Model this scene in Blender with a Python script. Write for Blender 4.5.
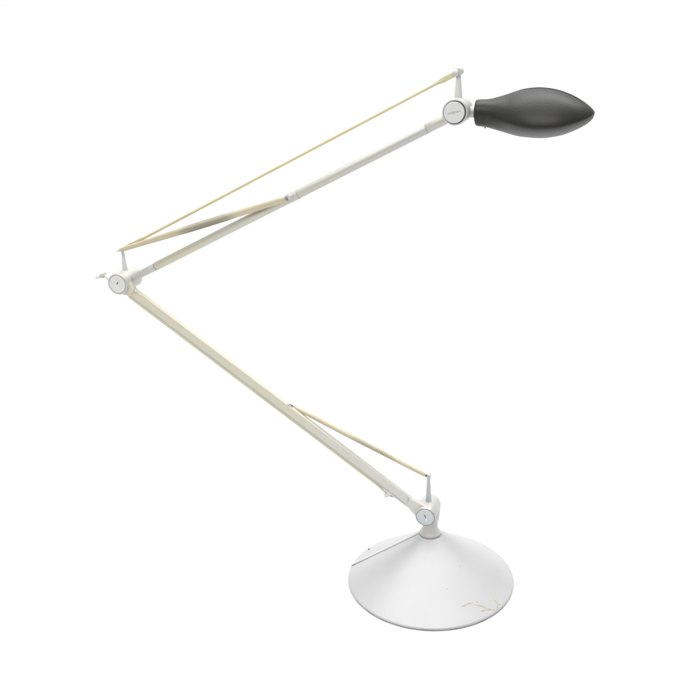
import bpy, math, random
from mathutils import Vector, Matrix
random.seed(7)
S = 0.001                     # the lamp is measured in millimetres
scene = bpy.context.scene
for o in list(bpy.data.objects): bpy.data.objects.remove(o)

# ---------------------------------------------------------------- camera
PITCH, ROLL = math.radians(20.1005), math.radians(-2.1164)
fw = Vector((0, math.cos(PITCH), -math.sin(PITCH)))
rt = Vector((1, 0, 0)); up = rt.cross(fw)
r2 = math.cos(ROLL)*rt + math.sin(ROLL)*up
u2 = -math.sin(ROLL)*rt + math.cos(ROLL)*up
cam = bpy.data.cameras.new('camera'); camo = bpy.data.objects.new('camera', cam)
scene.collection.objects.link(camo)
M = Matrix((r2, u2, -fw)).transposed().to_4x4()
M.translation = Vector((-77.52, -736.106, 517.58))*S
camo.matrix_world = M
cam.sensor_fit = 'VERTICAL'; cam.sensor_height = 36; cam.sensor_width = 36
cam.lens = 860/700*36; cam.clip_start = 0.01; cam.clip_end = 100
scene.camera = camo
# ---------------------------------------------------------------- light
scene.view_settings.view_transform = 'Standard'; scene.view_settings.look = 'None'
scene.view_settings.exposure = 0; scene.view_settings.gamma = 1
W = bpy.data.worlds.new('World'); scene.world = W; W.use_nodes = True
nt = W.node_tree; nt.nodes.clear()
out = nt.nodes.new('ShaderNodeOutputWorld'); bg = nt.nodes.new('ShaderNodeBackground')
tc = nt.nodes.new('ShaderNodeTexCoord'); sp = nt.nodes.new('ShaderNodeSeparateXYZ')
mr = nt.nodes.new('ShaderNodeMapRange'); mr.interpolation_type = 'SMOOTHSTEP'
mr.inputs['From Min'].default_value = -0.75; mr.inputs['From Max'].default_value = 0.15
mr.inputs['To Min'].default_value = 0.37; mr.inputs['To Max'].default_value = 0.59   # white studio paper behind, dimmer room in front
nt.links.new(tc.outputs['Generated'], sp.inputs[0]); nt.links.new(sp.outputs['Y'], mr.inputs['Value'])
nt.links.new(mr.outputs[0], bg.inputs['Strength']); bg.inputs['Color'].default_value = (1, 1, 1, 1)
nt.links.new(bg.outputs[0], out.inputs[0])

def softbox(name, loc, target, size, power, col=(1, 1, 1)):
    l = bpy.data.lights.new(name, 'AREA'); l.shape = 'RECTANGLE'; l.size, l.size_y = size
    l.energy = power; l.color = col
    o = bpy.data.objects.new(name, l); scene.collection.objects.link(o)
    o.location = loc
    o.rotation_euler = (Vector(target)-Vector(loc)).to_track_quat('-Z', 'Y').to_euler()
softbox('overhead_softbox', (0.15, 0.5, 2.3), (0, 0.25, 0), (2.4, 2.4), 40)
softbox('backdrop_softbox', (0.1, 0.7, 3.2), (0, 2.0, 0.5), (5.0, 1.0), 96)
softbox('front_softbox', (-0.5, -1.5, 2.0), (-0.05, 0, 0.25), (2.8, 0.7), 32, (1, 0.99, 0.97))

# ---------------------------------------------------------------- materials
def mat(name, col, rough=.4, metal=0., coat=0., grain=.06, gscale=900, bump=.0, stain=None, spec=.5):
    m = bpy.data.materials.new(name); m.use_nodes = True
    t = m.node_tree; b = t.nodes['Principled BSDF']; L = t.links
    b.inputs['Roughness'].default_value = rough; b.inputs['Metallic'].default_value = metal
    b.inputs['Coat Weight'].default_value = coat; b.inputs['Coat Roughness'].default_value = .25
    b.inputs['Specular IOR Level'].default_value = spec
    co = t.nodes.new('ShaderNodeTexCoord')
    n = t.nodes.new('ShaderNodeTexNoise'); n.inputs['Scale'].default_value = gscale; n.inputs['Detail'].default_value = 4
    L.new(co.outputs['Object'], n.inputs['Vector'])
    r = t.nodes.new('ShaderNodeMapRange'); r.inputs['From Min'].default_value = .25; r.inputs['From Max'].default_value = .75
    r.inputs['To Min'].default_value = 1-grain; r.inputs['To Max'].default_value = 1+grain
    L.new(n.outputs['Fac'], r.inputs['Value'])
    mx = t.nodes.new('ShaderNodeVectorMath'); mx.operation = 'SCALE'
    mx.inputs[0].default_value = col; L.new(r.outputs[0], mx.inputs['Scale'])
    last = mx.outputs[0]
    if stain:                                     # slow patches of another tint (yellowing, grime)
        scol, sscale, lo, hi, amt = stain
        n2 = t.nodes.new('ShaderNodeTexNoise'); n2.inputs['Scale'].default_value = sscale; n2.inputs['Detail'].default_value = 3
        L.new(co.outputs['Object'], n2.inputs['Vector'])
        r2_ = t.nodes.new('ShaderNodeMapRange'); r2_.inputs['From Min'].default_value = lo; r2_.inputs['From Max'].default_value = hi
        r2_.inputs['To Max'].default_value = amt
        L.new(n2.outputs['Fac'], r2_.inputs['Value'])
        mc = t.nodes.new('ShaderNodeMix'); mc.data_type = 'RGBA'
        L.new(r2_.outputs[0], mc.inputs['Factor']); L.new(last, mc.inputs['A'])
        mc.inputs['B'].default_value = (*scol, 1); last = mc.outputs['Result']
    L.new(last, b.inputs['Base Color'])
    if bump:
        bp = t.nodes.new('ShaderNodeBump'); bp.inputs['Strength'].default_value = bump; bp.inputs['Distance'].default_value = .0004
        L.new(n.outputs['Fac'], bp.inputs['Height']); L.new(bp.outputs[0], b.inputs['Normal'])
    return m
PAPER = mat('white_paper', (.68, .68, .68), .9, grain=0, spec=0)
SILVER = mat('silver_paint', (.475, .475, .483), .45, .2, grain=.035, gscale=1400, stain=((.455, .45, .452), 25, .45, .7, .6))
EDGE = mat('worn_rim_paint', (.30, .27, .24), .6, .1, grain=.2, gscale=200, stain=((.10, .08, .06), 90, .53, .62, .95))
CREAM = mat('aged_cream_paint', (.575, .555, .465), .45, .05, grain=.03, stain=((.58, .545, .41), 7, .4, .62, .9))
TUBE = mat('champagne_tube', (.515, .505, .44), .42, .3, grain=.02, stain=((.53, .50, .38), 7, .4, .65, .9))
def aged_along(m, x0, x1, amt, col):
    """the paint has yellowed towards the elbow and stayed silvery towards the other end"""
    t = m.node_tree; b = t.nodes['Principled BSDF']; src = b.inputs['Base Color'].links[0].from_socket
    co = t.nodes.new('ShaderNodeTexCoord'); sx = t.nodes.new('ShaderNodeSeparateXYZ'); t.links.new(co.outputs['Object'], sx.inputs[0])
    ag = t.nodes.new('ShaderNodeMapRange'); ag.inputs['From Min'].default_value = x0; ag.inputs['From Max'].default_value = x1
    ag.inputs['To Max'].default_value = amt; t.links.new(sx.outputs['X'], ag.inputs['Value'])
    mx = t.nodes.new('ShaderNodeMix'); mx.data_type = 'RGBA'; mx.inputs['B'].default_value = (*col, 1)
    t.links.new(ag.outputs[0], mx.inputs['Factor']); t.links.new(src, mx.inputs['A']); t.links.new(mx.outputs['Result'], b.inputs['Base Color'])
aged_along(CREAM, -.19, -.03, .85, (.575, .57, .545))
aged_along(TUBE, -.16, 0, .85, (.47, .475, .465))
JOINT = mat('pearl_joint_paint', (.505, .50, .48), .4, .2, grain=.03, stain=((.48, .45, .38), 60, .5, .7, .6))
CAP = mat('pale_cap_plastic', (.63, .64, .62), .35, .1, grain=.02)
STEEL = mat('blue_grey_steel', (.42, .455, .465), .32, .45, grain=.03)
DARK = mat('dark_gap', (.06, .065, .065), .5, grain=.05)
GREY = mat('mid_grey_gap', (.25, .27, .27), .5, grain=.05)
GROOVE = mat('blue_grey_groove', (.40, .45, .47), .5, grain=.04)
YELLOW = mat('yellowed_plastic', (.58, .525, .33), .38, grain=.04, stain=((.55, .47, .26), 40, .45, .65, .7))
SLEEVE = mat('yellowed_sleeve', (.50, .455, .325), .34, .1, grain=.03, stain=((.46, .39, .26), 30, .45, .65, .7))
COIL = mat('spring_steel', (.31, .30, .25), .35, .5, grain=.02)
SCR = mat('worn_patch', (.39, .36, .26), .7, grain=.3, gscale=500)
BLACK = mat('charcoal_soft_plastic', (.0160, .0155, .0145), .40, grain=.18, gscale=700, bump=.22, spec=.36)
BLACKE = mat('charcoal_edge', (.018, .018, .018), .35, grain=.05)
INK = mat('grey_print', (.24, .25, .25), .5, grain=.05)
CAPG = mat('grey_cap_plastic', (.52, .55, .555), .33, .15, grain=.02)
GLINT = mat('painted_glint', (.95, .95, .95), .15, grain=0)  # near-white colour paints the highlights on the cap emblems
MILK = mat('frosted_glass', (.7, .72, .7), .25, grain=.02)

# ---------------------------------------------------------------- mesh tools (millimetres)
class MB:
    def __init__(s): s.v = []; s.f = []
    def ring_skin(s, rings, cap0=True, cap1=True, closed=True):
        base = len(s.v); n = len(rings[0])
        for r in rings: s.v += [Vector(p) for p in r]
        for i in range(len(rings)-1):
            for j in range(n if closed else n-1):
                a = base+i*n+j; b = base+i*n+(j+1) % n
                s.f.append((a, b, b+n, a+n))
        if cap0: s.f.append(tuple(base+j for j in range(n))[::-1])
        if cap1: s.f.append(tuple(base+(len(rings)-1)*n+j for j in range(n)))
    def lathe(s, p, axis, prof, n=64, cap=True):
        """prof: (radius, distance along axis)"""
        p = Vector(p); a = Vector(axis).normalized()
        e = a.orthogonal().normalized(); g = a.cross(e)
        rings = [[p+a*h+e*(r*math.cos(2*math.pi*j/n))+g*(r*math.sin(2*math.pi*j/n)) for j in range(n)] for r, h in prof]
        s.ring_skin(rings, cap, cap)
    def rod(s, a, b, ra, rb=None, n=32, bev=.25):
        rb = ra if rb is None else rb
        a, b = Vector(a), Vector(b); L = (b-a).length; bv = min(bev, ra*.5, rb*.5)
        s.lathe(a, b-a, [(ra-bv, 0), (ra-bv*.3, bv*.3), (ra, bv), (rb, L-bv), (rb-bv*.3, L-bv*.3), (rb-bv, L)], n)
    def ball(s, c, r, n=24, sc=(1, 1, 1)):
        c = Vector(c); m = 14
        rings = []
        for i in range(m+1):
            t = math.pi*(i+.02)/(m+.04)
            rings.append([c+Vector((sc[0]*r*math.sin(t)*math.cos(2*math.pi*j/n), sc[1]*r*math.sin(t)*math.sin(2*math.pi*j/n), sc[2]*r*math.cos(t))) for j in range(n)])
        s.ring_skin(rings)
    def path(s, pts, rad, n=16):
        pts = [Vector(p) for p in pts]; rings = []; e = None
        for i, p in enumerate(pts):
            d = (pts[min(i+1, len(pts)-1)]-pts[max(i-1, 0)]).normalized()
            e = d.orthogonal().normalized() if e is None else (e-d*e.dot(d)).normalized()
            g = d.cross(e); r = rad[i] if isinstance(rad, (list, tuple)) else rad
            rings.append([p+e*(r*math.cos(2*math.pi*j/n))+g*(r*math.sin(2*math.pi*j/n)) for j in range(n)])
        s.ring_skin(rings)
    def bar(s, a, b, sa, sb=None, yax=(0, 1, 0), bev=.6):
        """rounded box from a to b; sa=(height across, depth along yax)"""
        sb = sb or sa; a, b = Vector(a), Vector(b); d = (b-a).normalized(); y = Vector(yax).normalized(); u = y.cross(d).normalized()
        if u.z < 0: u = -u
        def sec(p, sz, inset):
            h, w = sz[0]/2-inset, sz[1]/2-inset; r = min(bev, h*.95, w*.95); o = []
            for cx, cy, a0 in ((1, 1, 0), (-1, 1, 90), (-1, -1, 180), (1, -1, 270)):
                for k in range(5):
                    t = math.radians(a0+k*22.5)
                    o.append(p+u*(cx*(h-r)+r*math.cos(t))+y*(cy*(w-r)+r*math.sin(t)))
            return o
        e = min(.3, bev*.5)
        s.ring_skin([sec(a, sa, e), sec(a+d*e, sa, 0), sec(b-d*e, sb, 0), sec(b, sb, e)])
    def build(s, name, m, parent, smooth=35):
        me = bpy.data.meshes.new(name); me.from_pydata([v*S for v in s.v], [], s.f); me.update()
        o = bpy.data.objects.new(name, me); scene.collection.objects.link(o)
        me.materials.append(m)
        import bmesh
        bm = bmesh.new(); bm.from_mesh(me); bmesh.ops.recalc_face_normals(bm, faces=bm.faces)
        for f in bm.faces: f.smooth = True
        for e in bm.edges:
            if len(e.link_faces) == 2 and e.calc_face_angle(0) > math.radians(smooth): e.smooth = False
        bm.to_mesh(me); bm.free()
        o.parent = parent
        return o

# ---------------------------------------------------------------- setting: one sheet of white paper swept up behind
pp = [(-5000, 0), (1500, 0)]
for k in range(1, 17):
    t = math.radians(k*90/16); pp.append((1500+900*math.sin(t), 900-900*math.cos(t)))
pp.append((2400, 3600))
fl = MB()
fl.ring_skin([[(x, y, z-.4) for y, z in pp] for x in (-5000, 5000)], False, False, closed=False)
flo = fl.build('studio_surface', PAPER, None); flo['kind'] = 'structure'

# ---------------------------------------------------------------- the lamp
lamp = bpy.data.objects.new('desk_lamp', None); scene.collection.objects.link(lamp)
lamp.empty_display_size = .05
lamp.rotation_euler = (0, 0, math.radians(-17.1751))
lamp['label'] = 'silver two-arm balanced desk lamp with round cone base, yellowed rods and black leaf-shaped head'
lamp['category'] = 'desk lamp'

# --- base: spun cone, cut along y = -2.5 on its left for the flex
R0, RC, ZC = 82.5, 10.4, 51.6
def cone_z(r):
    t = (R0-r)/(R0-RC)
    return 2.2+(ZC-2.2)*t+1.0*max(0, t-.85)**2*10-.3*math.sin(math.pi*t)
b = MB(); N = 256; rr = [R0+.001, R0]+[R0-.5, R0-1.5]+[R0-3-(R0-3-9)*i/26 for i in range(27)]
rings = []
for r in rr:
    ring = []
    for j in range(N):
        a = 2*math.pi*j/N; x, y = r*math.cos(a), r*math.sin(a)
        z = cone_z(r)
        if r > R0: z = .75
        elif r >= R0-.1: z -= .15
        elif r > R0-1: z -= .02
        # behind the seam the sheet lies a little lower
        if x < -8 and y > -2.4 and math.degrees(a) > 110: z -= .9*min(1, (-x-8)/10)
        ring.append((x, y, z))
    rings.append(ring)
b.ring_skin(rings, False, True)
base = b.build('base', SILVER, lamp, 50)
b = MB(); b.lathe((0, 0, 0), (0, 0, 1), [(R0-2, 0), (R0-.2, .1), (R0+.05, .4), (R0+.02, .85), (R0-.3, .9), (R0-3, .8)], 200, False)
b.build('base_rim', EDGE, base)
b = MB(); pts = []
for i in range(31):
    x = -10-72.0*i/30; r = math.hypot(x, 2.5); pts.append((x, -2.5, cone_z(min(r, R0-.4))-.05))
b.path(pts, .42, 8); b.build('seam_shade', GREY, base)  # shadow line under the sheet edge, painted as a grey strip
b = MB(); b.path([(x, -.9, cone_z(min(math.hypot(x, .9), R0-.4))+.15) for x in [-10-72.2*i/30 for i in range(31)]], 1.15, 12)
b.build('seam_lip', CAP, base)  # paler material puts a lit look into the lip's colour
def ribbon(pts, wid):
    m = MB(); P = []
    for i in range(len(pts)-1):
        for k in range(6):
            t = k/6; P.append(((pts[i][0]*(1-t)+pts[i+1][0]*t), (pts[i][1]*(1-t)+pts[i+1][1]*t)))
    P.append(pts[-1]); Q = []; rnd = random.Random(len(pts)*7+int(pts[0][0]*10)); n = len(P)
    for i, (r, a) in enumerate(P):
        a = math.radians(a); w = wid*(.35+.9*rnd.random())*min(1, .3+3*min(i, n-1-i)/n)
        r += rnd.uniform(-.25, .25); x, y = r*math.cos(a), r*math.sin(a)
        i0, i1 = max(i-1, 0), min(i+1, n-1)
        d = Vector((P[i1][0]*math.cos(math.radians(P[i1][1]))-P[i0][0]*math.cos(math.radians(P[i0][1])), P[i1][0]*math.sin(math.radians(P[i1][1]))-P[i0][0]*math.sin(math.radians(P[i0][1]))))
        d.normalize(); q = []
        for s_ in (-1, 0, 1):
            X, Y = x-d.y*w*s_*.5, y+d.x*w*s_*.5
            rr_ = min(math.hypot(X, Y), R0-.3); q.append((X, Y, cone_z(rr_)+(.10 if s_ else .2)))
        Q.append(q)
    m.ring_skin(Q, False, False, closed=False); return m
for k, (s_, w) in enumerate([([(68.6, -54), (67.5, -49), (68, -42.9)], 1.1),
      ([(69.7, -44), (71.5, -39.5), (73.4, -38), (75.7, -36.1), (79.1, -32.8), (81.4, -29.6)], 1.1),
      ([(76.4, -41.4), (77.6, -36), (79.8, -31.9)], .7),
      ([(74.1, -25.2), (76.7, -24.5), (79.2, -25), (80.6, -23.4)], 1.5),
      ([(79.4, -25.1), (80.8, -27.7), (81.6, -29.6)], 1.5),
      ([(39.2, -34), (38.6, -29)], .7)]):
    ribbon(s_, w).build('scratch_mark', SCR, base)
for r, a, q in ((52, -60.7, .55), (68.6, -39.1, .6)):
    x, y = r*math.cos(math.radians(a)), r*math.sin(math.radians(a))
    m = MB(); m.ball((x, y, cone_z(r)), q, 10, (1, 1, .4)); m.build('dirt_speck', INK, base)
m = MB(); m.ball((74.5*math.cos(math.radians(161)), 74.5*math.sin(math.radians(161)), cone_z(74.5)-.2), .8, 10); m.build('dirt_speck', DARK, base)

# --- collar with the dark gap under it
b = MB(); b.lathe((0, 0, ZC-.6), (0, 0, 1), [(10.9, 0), (10.9, 1.3), (10.7, 1.75), (10.2, 1.8)], 96, True)
col = MB()
col.lathe((0, 0, ZC+1.1), (0, 0, 1), [(9.8, 0), (10.4, .15), (10.6, .6), (10.45, 1.2), (9.7, 2.3), (8.7, 3.7), (7.9, 5.4), (7.5, 7.5), (7.4, 10), (7.4, 19)], 96)
colo = col.build('collar', JOINT, lamp)
b.build('collar_ring', GREY, colo)

# --- joints ---------------------------------------------------------------
def joint(x, z, rb, y0, y1, post_top, ptm, pr, foot_y, ring_m, cap_r=8.3, dome=4., cap_dx=0):
    b = MB(); L = y1-y0
    prof = [(rb-.9, 0), (rb-.35, .15), (rb, .7), (rb, L-dome)]
    for k in range(1, 9):
        t = math.radians(k*11); prof.append((rb-dome*(1-math.cos(t)), L-dome+dome*math.sin(t)))
    b.lathe((x, y0, z), (0, 1, 0), prof, 96)
    j = b.build('joint', JOINT, lamp, 40)
    b = MB(); b.lathe((x, y0-.05, z), (0, 1, 0), [(9.25, 0), (9.25, .6)], 96); b.build('cap_ring', ring_m, j)
    b = MB(); b.lathe((x+cap_dx, y0-.55, z), (0, 1, 0), [(cap_r-.7, 0), (cap_r-.3, .08), (cap_r, .4), (cap_r, 1.0)], 96); c = b.build('end_cap', CAP, j)
    zt = post_top; zf = z+rb-1.2
    b = MB(); b.lathe((x+.3, foot_y, zf), (0, 0, 1), [(pr[0]+.5, -1), (pr[0]+.2, .3), (pr[0], 1.2), (pr[1], zt-zf), ], 32)
    p = b.build('link_post', ptm, j)
    return j, c, p
jb, cb, pb = joint(-2.0, 77.7, 10.1, -13.8, 21, 113.5, STEEL, (3.0, 1.5), 1.0, GREY, 8.45, 9.5)
cb.data.materials.clear(); cb.data.materials.append(CAPG)
je, ce, pe = joint(-306.9, 296.7, 10.6, -13.8, 18.5, 327.5, CAP, (2.9, 1.35), 3.0, GREY, 8.7, 2.5)
jh, ch, ph = joint(23.1, 455.9, 10.5, -13.8, 19.5, 484.5, CAP, (3.4, 1.9), 1.0, DARK, 8.45, 4.5, -.5)
# base joint shoulder down to the stem
b = MB(); b.path([(-1, 12, 80), (-.5, 9, 74), (0, 5, 68), (0, 1, 63)], [9.2, 8.8, 8.0, 7.3], 48); b.build('neck', JOINT, jb)
# eyes and pins on the posts
b = MB(); b.ball((-1.7, 1, 114.3), 2.5); b.rod((-1.3, -2.6, 116.6), (-1.3, 3.5, 116.6), 1.5, n=20); b.build('post_eye', JOINT, pb)
b = MB(); b.rod((-306.6, -5.2, 328.2), (-306.6, 6, 328.2), 1.35, n=20); b.ball((-308.6, -2.5, 327.6), 1.6); b.build('post_pin', CAP, pe)
b = MB(); b.ball((22.3, -1.4, 485.6), 3.3); b.rod((24.2, -3.2, 486.6), (24.2, 5, 486.8), 3.1, n=28, bev=.8); b.build('post_eye', JOINT, ph)

# marks on the three caps
def cap_stroke(cap, x, z, y, a, ln, w, m, name):
    dx, dz = math.cos(math.radians(a))*ln/2, math.sin(math.radians(a))*ln/2
    b = MB(); n = 9
    b.path([(x-dx+2*dx*i/(n-1)+.25*math.sin(3*i/(n-1)), y, z-dz+2*dz*i/(n-1)) for i in range(n)], [w*(.35+.65*math.sin(math.pi*(i+.5)/n)) for i in range(n)], 10)
    b.build(name, m, cap)
cap_stroke(cb, -2.4, 79.0, -14.35, -70, 4.2, .45, DARK, 'emblem_mark')
b = MB(); b.ball((-1.0, -14.4, 75.1), .7); b.build('emblem_glint', GLINT, cb)  # highlight on the embossed mark, painted as a white dot
cap_stroke(ce, -306.5, 298.1, -14.35, 58, 3.6, .5, DARK, 'emblem_mark')
cap_stroke(ce, -307.9, 295.9, -14.35, 50, 2.2, .4, GLINT, 'emblem_glint')  # glint beside the dark stroke, painted white
cu = bpy.data.curves.new('printed_name', 'FONT'); cu.body = 'LUCEPLAN'; cu.size = .0021; cu.align_x = 'CENTER'; cu.align_y = 'CENTER'; cu.extrude = .00004; cu.offset = .00002
tmp = bpy.data.objects.new('tmp', cu); scene.collection.objects.link(tmp)
bpy.context.view_layer.update()
me = bpy.data.meshes.new_from_object(tmp); bpy.data.objects.remove(tmp)
tx = bpy.data.objects.new('printed_name', me); scene.collection.objects.link(tx); me.materials.clear(); me.materials.append(INK)
tx.parent = ch; tx.matrix_local = Matrix.Translation(Vector((22.3, -14.38, 455.9))*S) @ Matrix.Rotation(math.radians(-11), 4, 'Y') @ Matrix.Rotation(math.radians(90), 4, 'X')

# --- lower arm: flat channel, groove, live rail along its lower edge --------------
EL, BS = Vector((-306.9, -7, 296.7)), Vector((-2.0, -7, 77.7))
d = (BS-EL).normalized(); nrm = Vector((-d.z, 0, d.x)); nrm = nrm if nrm.z > 0 else -nrm; LA = (BS-EL).length
def A(s, off, y=-7.): q = EL+d*s+nrm*off; return Vector((q.x, y, q.z))
b = MB(); b.bar(A(16, .25), A(LA-22, .25), (8.9, 5.2), (8.9, 5.2), bev=.9)
la = b.build('lower_arm', CREAM, lamp)
b = MB(); b.bar(A(17, -4.8, -6.7), A(LA-20, -4.8, -6.7), (1.4, 5.2), bev=.3); b.build('groove', GROOVE, la)
b = MB(); b.path([A(14, -6.3, -8.7), A(60, -6.4, -8.7), A(200, -6.5, -8.7), A(LA-60, -6.6, -8.7), A(LA-52, -7.0, -8.4), A(LA-46, -8.0, -8), A(LA-42, -8.8, -7.5)], [1.15]*5+[1.1, 1.1], 16)
b.build('contact_rail', YELLOW, la)
b = MB(); b.bar(A(LA-48, -6.0, -6.8), A(LA-20, -5.6, -6.8), (1.5, 5.5), bev=.5); b.build('lower_lip', CAP, la)
b = MB(); q = A(LA-39, -8.6); b.rod(q+nrm*2+d*3.2, q+nrm*1-d*1.0, 1.0); b.rod(q+nrm*2.2-d*1.2, q-nrm*4.2-d*3.0, 2.3, 2.2, bev=.8); b.build('rail_screw', CAP, la)
b = MB(); b.rod(A(LA-38.5, -8.2), A(LA-35.5, -7.0), 1.15); b.build('screw_shank', DARK, la)
b = MB(); b.bar(A(7, -.6), A(16.3, -.1), (16, 7.0), (9.6, 6.3), bev=1.5); b.build('arm_socket', CREAM, la)
b = MB(); b.bar(A(LA-22.3, -.35), A(LA-5, -.3), (9.4, 6.4), (17, 7.0), bev=1.5); b.build('arm_socket', CREAM, la)
b = MB(); b.path([A(LA-24.5, 4.5, -9.6), A(LA-24, 3.5, -10.15), A(LA-21, -2.5, -10.25), A(LA-19.5, -4.5, -10.1)], .2, 8); b.build('seam_line', GROOVE, la)
b = MB(); b.path([A(12.5, -5, -10.1), A(15, -1.5, -10.25), A(19.5, 4.4, -9.8)], .2, 8); b.build('seam_line', GROOVE, la)
b = MB(); b.rod((-137.9, -7, 176.5), (-137.9, -7, 183.0), 2.3, bev=.6); b.rod((-137.2, -6.5, 180.2), (-133.5, -4.5, 178.2), .9); b.build('spring_anchor', JOINT, la)
b = MB(); b.ball((-134.9, -6.9, 180.6), .75); b.build('anchor_hook', DARK, la)

# --- upper arm: round tube --------------------------------------------------------
UA, UB = Vector((-306.9, 0, 295.2)), Vector((23.1, 0, 454.2))
e = (UB-UA).normalized(); un = Vector((-e.z, 0, e.x)); LU = (UB-UA).length
def U(s, off=0, y=0.): q = UA+e*s+un*off; return Vector((q.x, y, q.z))
s1 = (-270.3+306.9)/e.x; sp_ = (-124.5+306.9)/e.x; s2 = (-2.4+306.9)/e.x
b = MB(); b.rod(U(s1+.5), U(s2-.3), 4.25, n=48, bev=.4); ua = b.build('upper_arm', TUBE, lamp)
b = MB(); b.rod(U(9), U(s1-.4), 3.7, 3.95, n=48); b.build('tube_end', JOINT, ua)
b = MB(); b.rod(U(s1-.6), U(s1+.7), 3.8, n=48, bev=.1); b.build('tube_gap', GREY, ua)
b = MB(); b.rod(U(s2+.1), U(LU-6), 4.15, n=48); b.build('tube_end', JOINT, ua)
b = MB(); b.rod(U(s2-.5), U(s2+.4), 4.05, n=48, bev=.1); b.build('tube_gap', GREY, ua)
b = MB(); b.rod(U(sp_-5, 0), U(sp_+5.5, 0), 4.5, n=40, bev=.5); b.build('spring_clamp', JOINT, ua)
b = MB(); b.rod(U(sp_+5.2), U(sp_+6.2), 4.4, n=40, bev=.1); b.build('clamp_gap', SCR, ua)
b = MB(); b.lathe(U(sp_-.4, 1.2, -8.4), (0, 1, 0), [(.8, 0), (1.7, .3), (2.3, 1.0), (2.4, 3), (2.4, 6)], 28); b.build('clamp_screw', JOINT, ua)

# --- balancing springs in yellowed sleeves ------------------------------------------
def spring(name, a, b_, radii, coil_from, coil_to, turns, wire, m):
    a, b_ = Vector(a), Vector(b_); v = b_-a; n = len(radii)
    def R(t):
        x = t*(n-1); i = min(int(x), n-2); return radii[i]*(1-(x-i))+radii[i+1]*(x-i)
    def seg(t0, t1):
        k = max(3, int(40*(t1-t0))); ts = [t0+(t1-t0)*i/k for i in range(k+1)]
        rad = [R(t) for t in ts]; rad[0] *= .9; rad[-1] *= .9
        s_ = MB(); s_.path([a+v*t for t in ts], rad, 28); return s_
    core = MB(); N_ = 40
    core.path([a+v*(i/N_) for i in range(N_+1)], [R(i/N_)*(1-.14*min(1, max(0, 8*min(i/N_-coil_from, coil_to-i/N_))))*(1 if 0 < i < N_ else .88) for i in range(N_+1)], 28)
    root = core.build(name, m, lamp)
    ax = v.normalized(); p = ax.orthogonal().normalized(); q = ax.cross(p); pts = []; K = turns*14
    for i in range(K+1):
        t = coil_from-.015+(coil_to-coil_from+.03)*i/K; w = 2*math.pi*i/14; rr_ = R(t)-wire*.6
        pts.append(a+v*t+p*(rr_*math.cos(w))+q*(rr_*math.sin(w)))
    c = MB(); c.path(pts, [wire*(.25+.75*min(1, 5*min(i, K-i)/K)) for i in range(K+1)], 6); c.build('coil', COIL, root)
    return root
s_up = spring('tension_spring', (-305.6, -3.2, 328.4), U(sp_-4.5, 1.4, -6.5), [2.1, 2.5, 3.0, 3.35, 3.5, 3.5, 3.3, 3.0, 2.7], .34, .74, 54, .38, SLEEVE)
s_lo = spring('tension_spring', (-133.4, -4.2, 177.6), (-4.2, -1.5, 116.8), [1.9, 2.3, 2.55, 2.7, 2.7, 2.6, 2.4, 2.1, 1.9], .42, .80, 34, .26, SLEEVE)
b = MB(); b.path([U(sp_-4.7, 1.3, -6.5), U(sp_-3.4, 1.3, -6.6)], 2.0, 20); b.build('spring_end', GREY, s_up)
b = MB(); b.rod((-4.9, -1.6, 117.1), (-3.0, -1.4, 116.3), 1.35); b.build('spring_end', DARK, s_lo)

# --- thin parallel rod ----------------------------------------------------------------
ra_, rb_ = Vector((-304.5, 1.5, 328.6)), Vector((12.5, 1.5, 481.2))
b = MB(); b.rod(ra_, rb_, 1.35, n=20); lr = b.build('link_rod', YELLOW, lamp)
b = MB(); dd = (rb_-ra_).normalized()
b.bar(rb_-dd*9, rb_-dd*1.5, (2.4, 2.4), (4.7, 2.0), bev=.7); b.bar(rb_-dd*1.7, rb_+dd*8.5, (4.7, 2.0), (4.4, 2.0), bev=.7); b.build('rod_end', YELLOW, lr)
b = MB(); b.bar(ra_-dd*1, ra_+dd*24, (4.4, 2.4), (3.6, 2.0), bev=.9); b.bar(ra_+dd*23, ra_+dd*27.5, (3.6, 2.0), (2.4, 2.0), bev=.7); b.build('rod_end', SLEEVE, lr)

# --- thumbscrew on the elbow -------------------------------------------------------------
b = MB(); b.bar((-318, -5, 295.5), (-325.6, -4.5, 302.6), (3.0, 2.2), (2.6, 2.2), bev=.5); ts = b.build('thumbscrew', CAP, lamp)
b = MB(); b.rod((-325.0, -3.2, 303.6), (-331.3, -4.2, 301.3), 2.6, 2.2, bev=.6); b.build('screw_body', JOINT, ts)
b = MB(); b.rod((-330.9, -4.2, 301.5), (-335.9, -5, 299.6), 2.1, 1.8, bev=.8); b.build('screw_tip', CAP, ts)
b = MB(); b.ball((-327.6, -4.6, 300.9), 1.15); b.build('screw_gap', INK, ts)

# --- lamp head ------------------------------------------------------------------------------
top = [(36.9, 458), (37.0, 462.0), (37.7, 463.9), (39.2, 464.5), (48.4, 464.9), (55, 466.3), (62.3, 468.3), (73.7, 471.5), (80.5, 472.3), (87.3, 472.6), (94, 472.1), (101, 470.8), (108, 468.6), (114.7, 465.7), (120.7, 462.4), (126.1, 458.9), (129.6, 456.0), (131.4, 453.6)]
bot = [(36.9, 449.8), (37.2, 445.5), (37.9, 443.9), (39.2, 443.3), (46.5, 442.3), (54, 440.2), (63.2, 437.5), (71, 435.3), (79.5, 434.1), (89, 433.7), (98.2, 434.1), (104, 435.0), (109.5, 436.4), (117, 439.4), (122.7, 442.2), (127, 445.1), (130.3, 448.4), (131.5, 451.6)]
wid = [(36.9, 7.5), (37.3, 9.6), (39.2, 10.6), (48, 11.5), (58, 16), (70, 23.5), (80, 28), (90, 30), (100, 29.3), (110, 25.5), (120, 18.6), (126, 12.4), (129.5, 7.2), (131.45, 1.2)]
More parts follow.
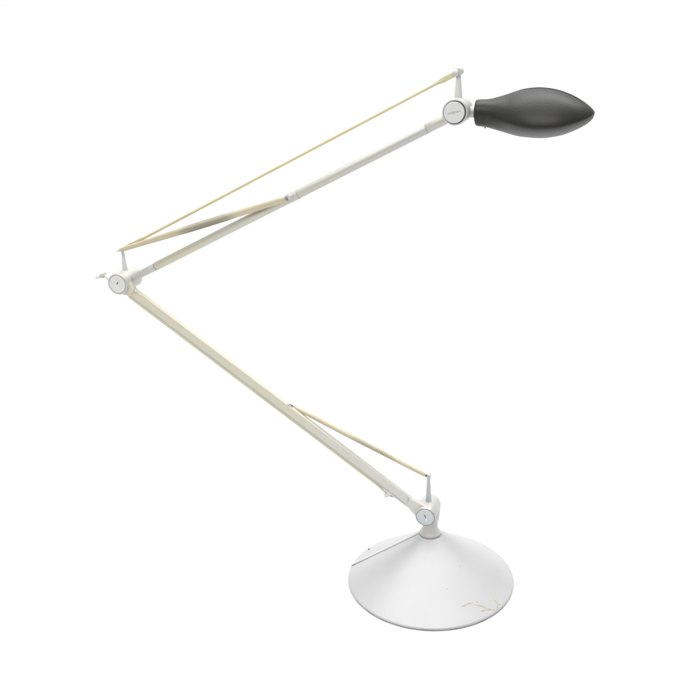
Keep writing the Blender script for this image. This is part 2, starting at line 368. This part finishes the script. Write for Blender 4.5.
crs = [(36.9, 454), (48, 453), (56, 450.3), (62, 448.6), (76, 445.8), (91, 444.6), (106, 445.2), (118, 447.6), (126, 450.0), (131.5, 452.6)]
def I(tab, x):
    if x <= tab[0][0]: return tab[0][1]
    for i in range(len(tab)-1):
        if x <= tab[i+1][0]:
            x0, y0 = tab[i]; x1, y1 = tab[i+1]; t = (x-x0)/(x1-x0)
            # Catmull-Rom style smoothing
            m0 = (y1-tab[i-1][1])/(x1-tab[i-1][0]) if i > 0 else (y1-y0)/(x1-x0)
            m1 = (tab[i+2][1]-y0)/(tab[i+2][0]-x0) if i+2 < len(tab) else (y1-y0)/(x1-x0)
            h = x1-x0; return (2*t**3-3*t*t+1)*y0+(t**3-2*t*t+t)*h*m0+(-2*t**3+3*t*t)*y1+(t**3-t*t)*h*m1
    return tab[-1][1]
xs = [36.95, 37.1, 37.4, 37.9, 38.6, 39.6]+[41+i*1.5 for i in range(58)]+[127.6, 128.6, 129.4, 130.1, 130.7, 131.1, 131.35]
HY = 4.0
def smooth01(t): t = max(0, min(1, t)); return t*t*(3-2*t)
rings = []; n = 96
for x in xs:
    zt, zb, w = I(top, x), I(bot, x), I(wid, x); zc = I(crs, x)
    zc = min(max(zc, zb+.28*(zt-zb)), zt-.3*(zt-zb))
    k = smooth01((x-46)/20)
    ring = []
    for j in range(n):
        a = 2*math.pi*j/n; ca, sa = math.cos(a), math.sin(a); pw, rt_ = ((2-.5*k, 2-.25*k) if sa >= 0 else (2-.62*k, 2-.55*k))
        cy = math.copysign(max(0, 1-abs(sa)**pw)**(1/rt_), ca); cz = math.copysign(abs(sa)**(1/1.0), sa)
        ring.append((x, HY+w*cy, zc+((zt-zc) if sa >= 0 else (zc-zb))*cz))
    rings.append(ring)
b = MB(); b.ring_skin(rings)
hd = b.build('lamp_head', BLACK, lamp, 60)
hd['label'] = 'black leaf-shaped lamp head with soft matt finish'
b = MB(); tp = [(x, HY+.0, I(top, x)-.05) for x in [64+i*1.5 for i in range(43)]]+[(129.6, HY, 455.9), (131.2, HY, 453.8), (131.5, HY, 452.2)]
b.path(tp, [.15+.55*smooth01(i/14)*smooth01((len(tp)-i)/12) for i in range(len(tp))], 10); b.build('edge_bead', BLACKE, hd)
b = MB(); b.rod((28, 5.5, 454.9), (37.5, 4.5, 454.3), 4.6, n=40); b.build('head_stem', JOINT, hd)
b = MB(); b.ball((45.3, HY, 441.9), .7, 12); b.build('small_screw', EDGE, hd)
# glass in the underside of the head, seen only from below
b = MB(); rings = []
for q, dz in ((1, 1.5), (1, -.15), (.9, -.35), (.5, -.4), (.05, -.4)):
    rings.append([(90+q*8*math.cos(2*math.pi*j/48), HY+q*6*math.sin(2*math.pi*j/48), 434.2+dz) for j in range(48)])
b.ring_skin(rings); b.build('lamp_glass', MILK, hd)
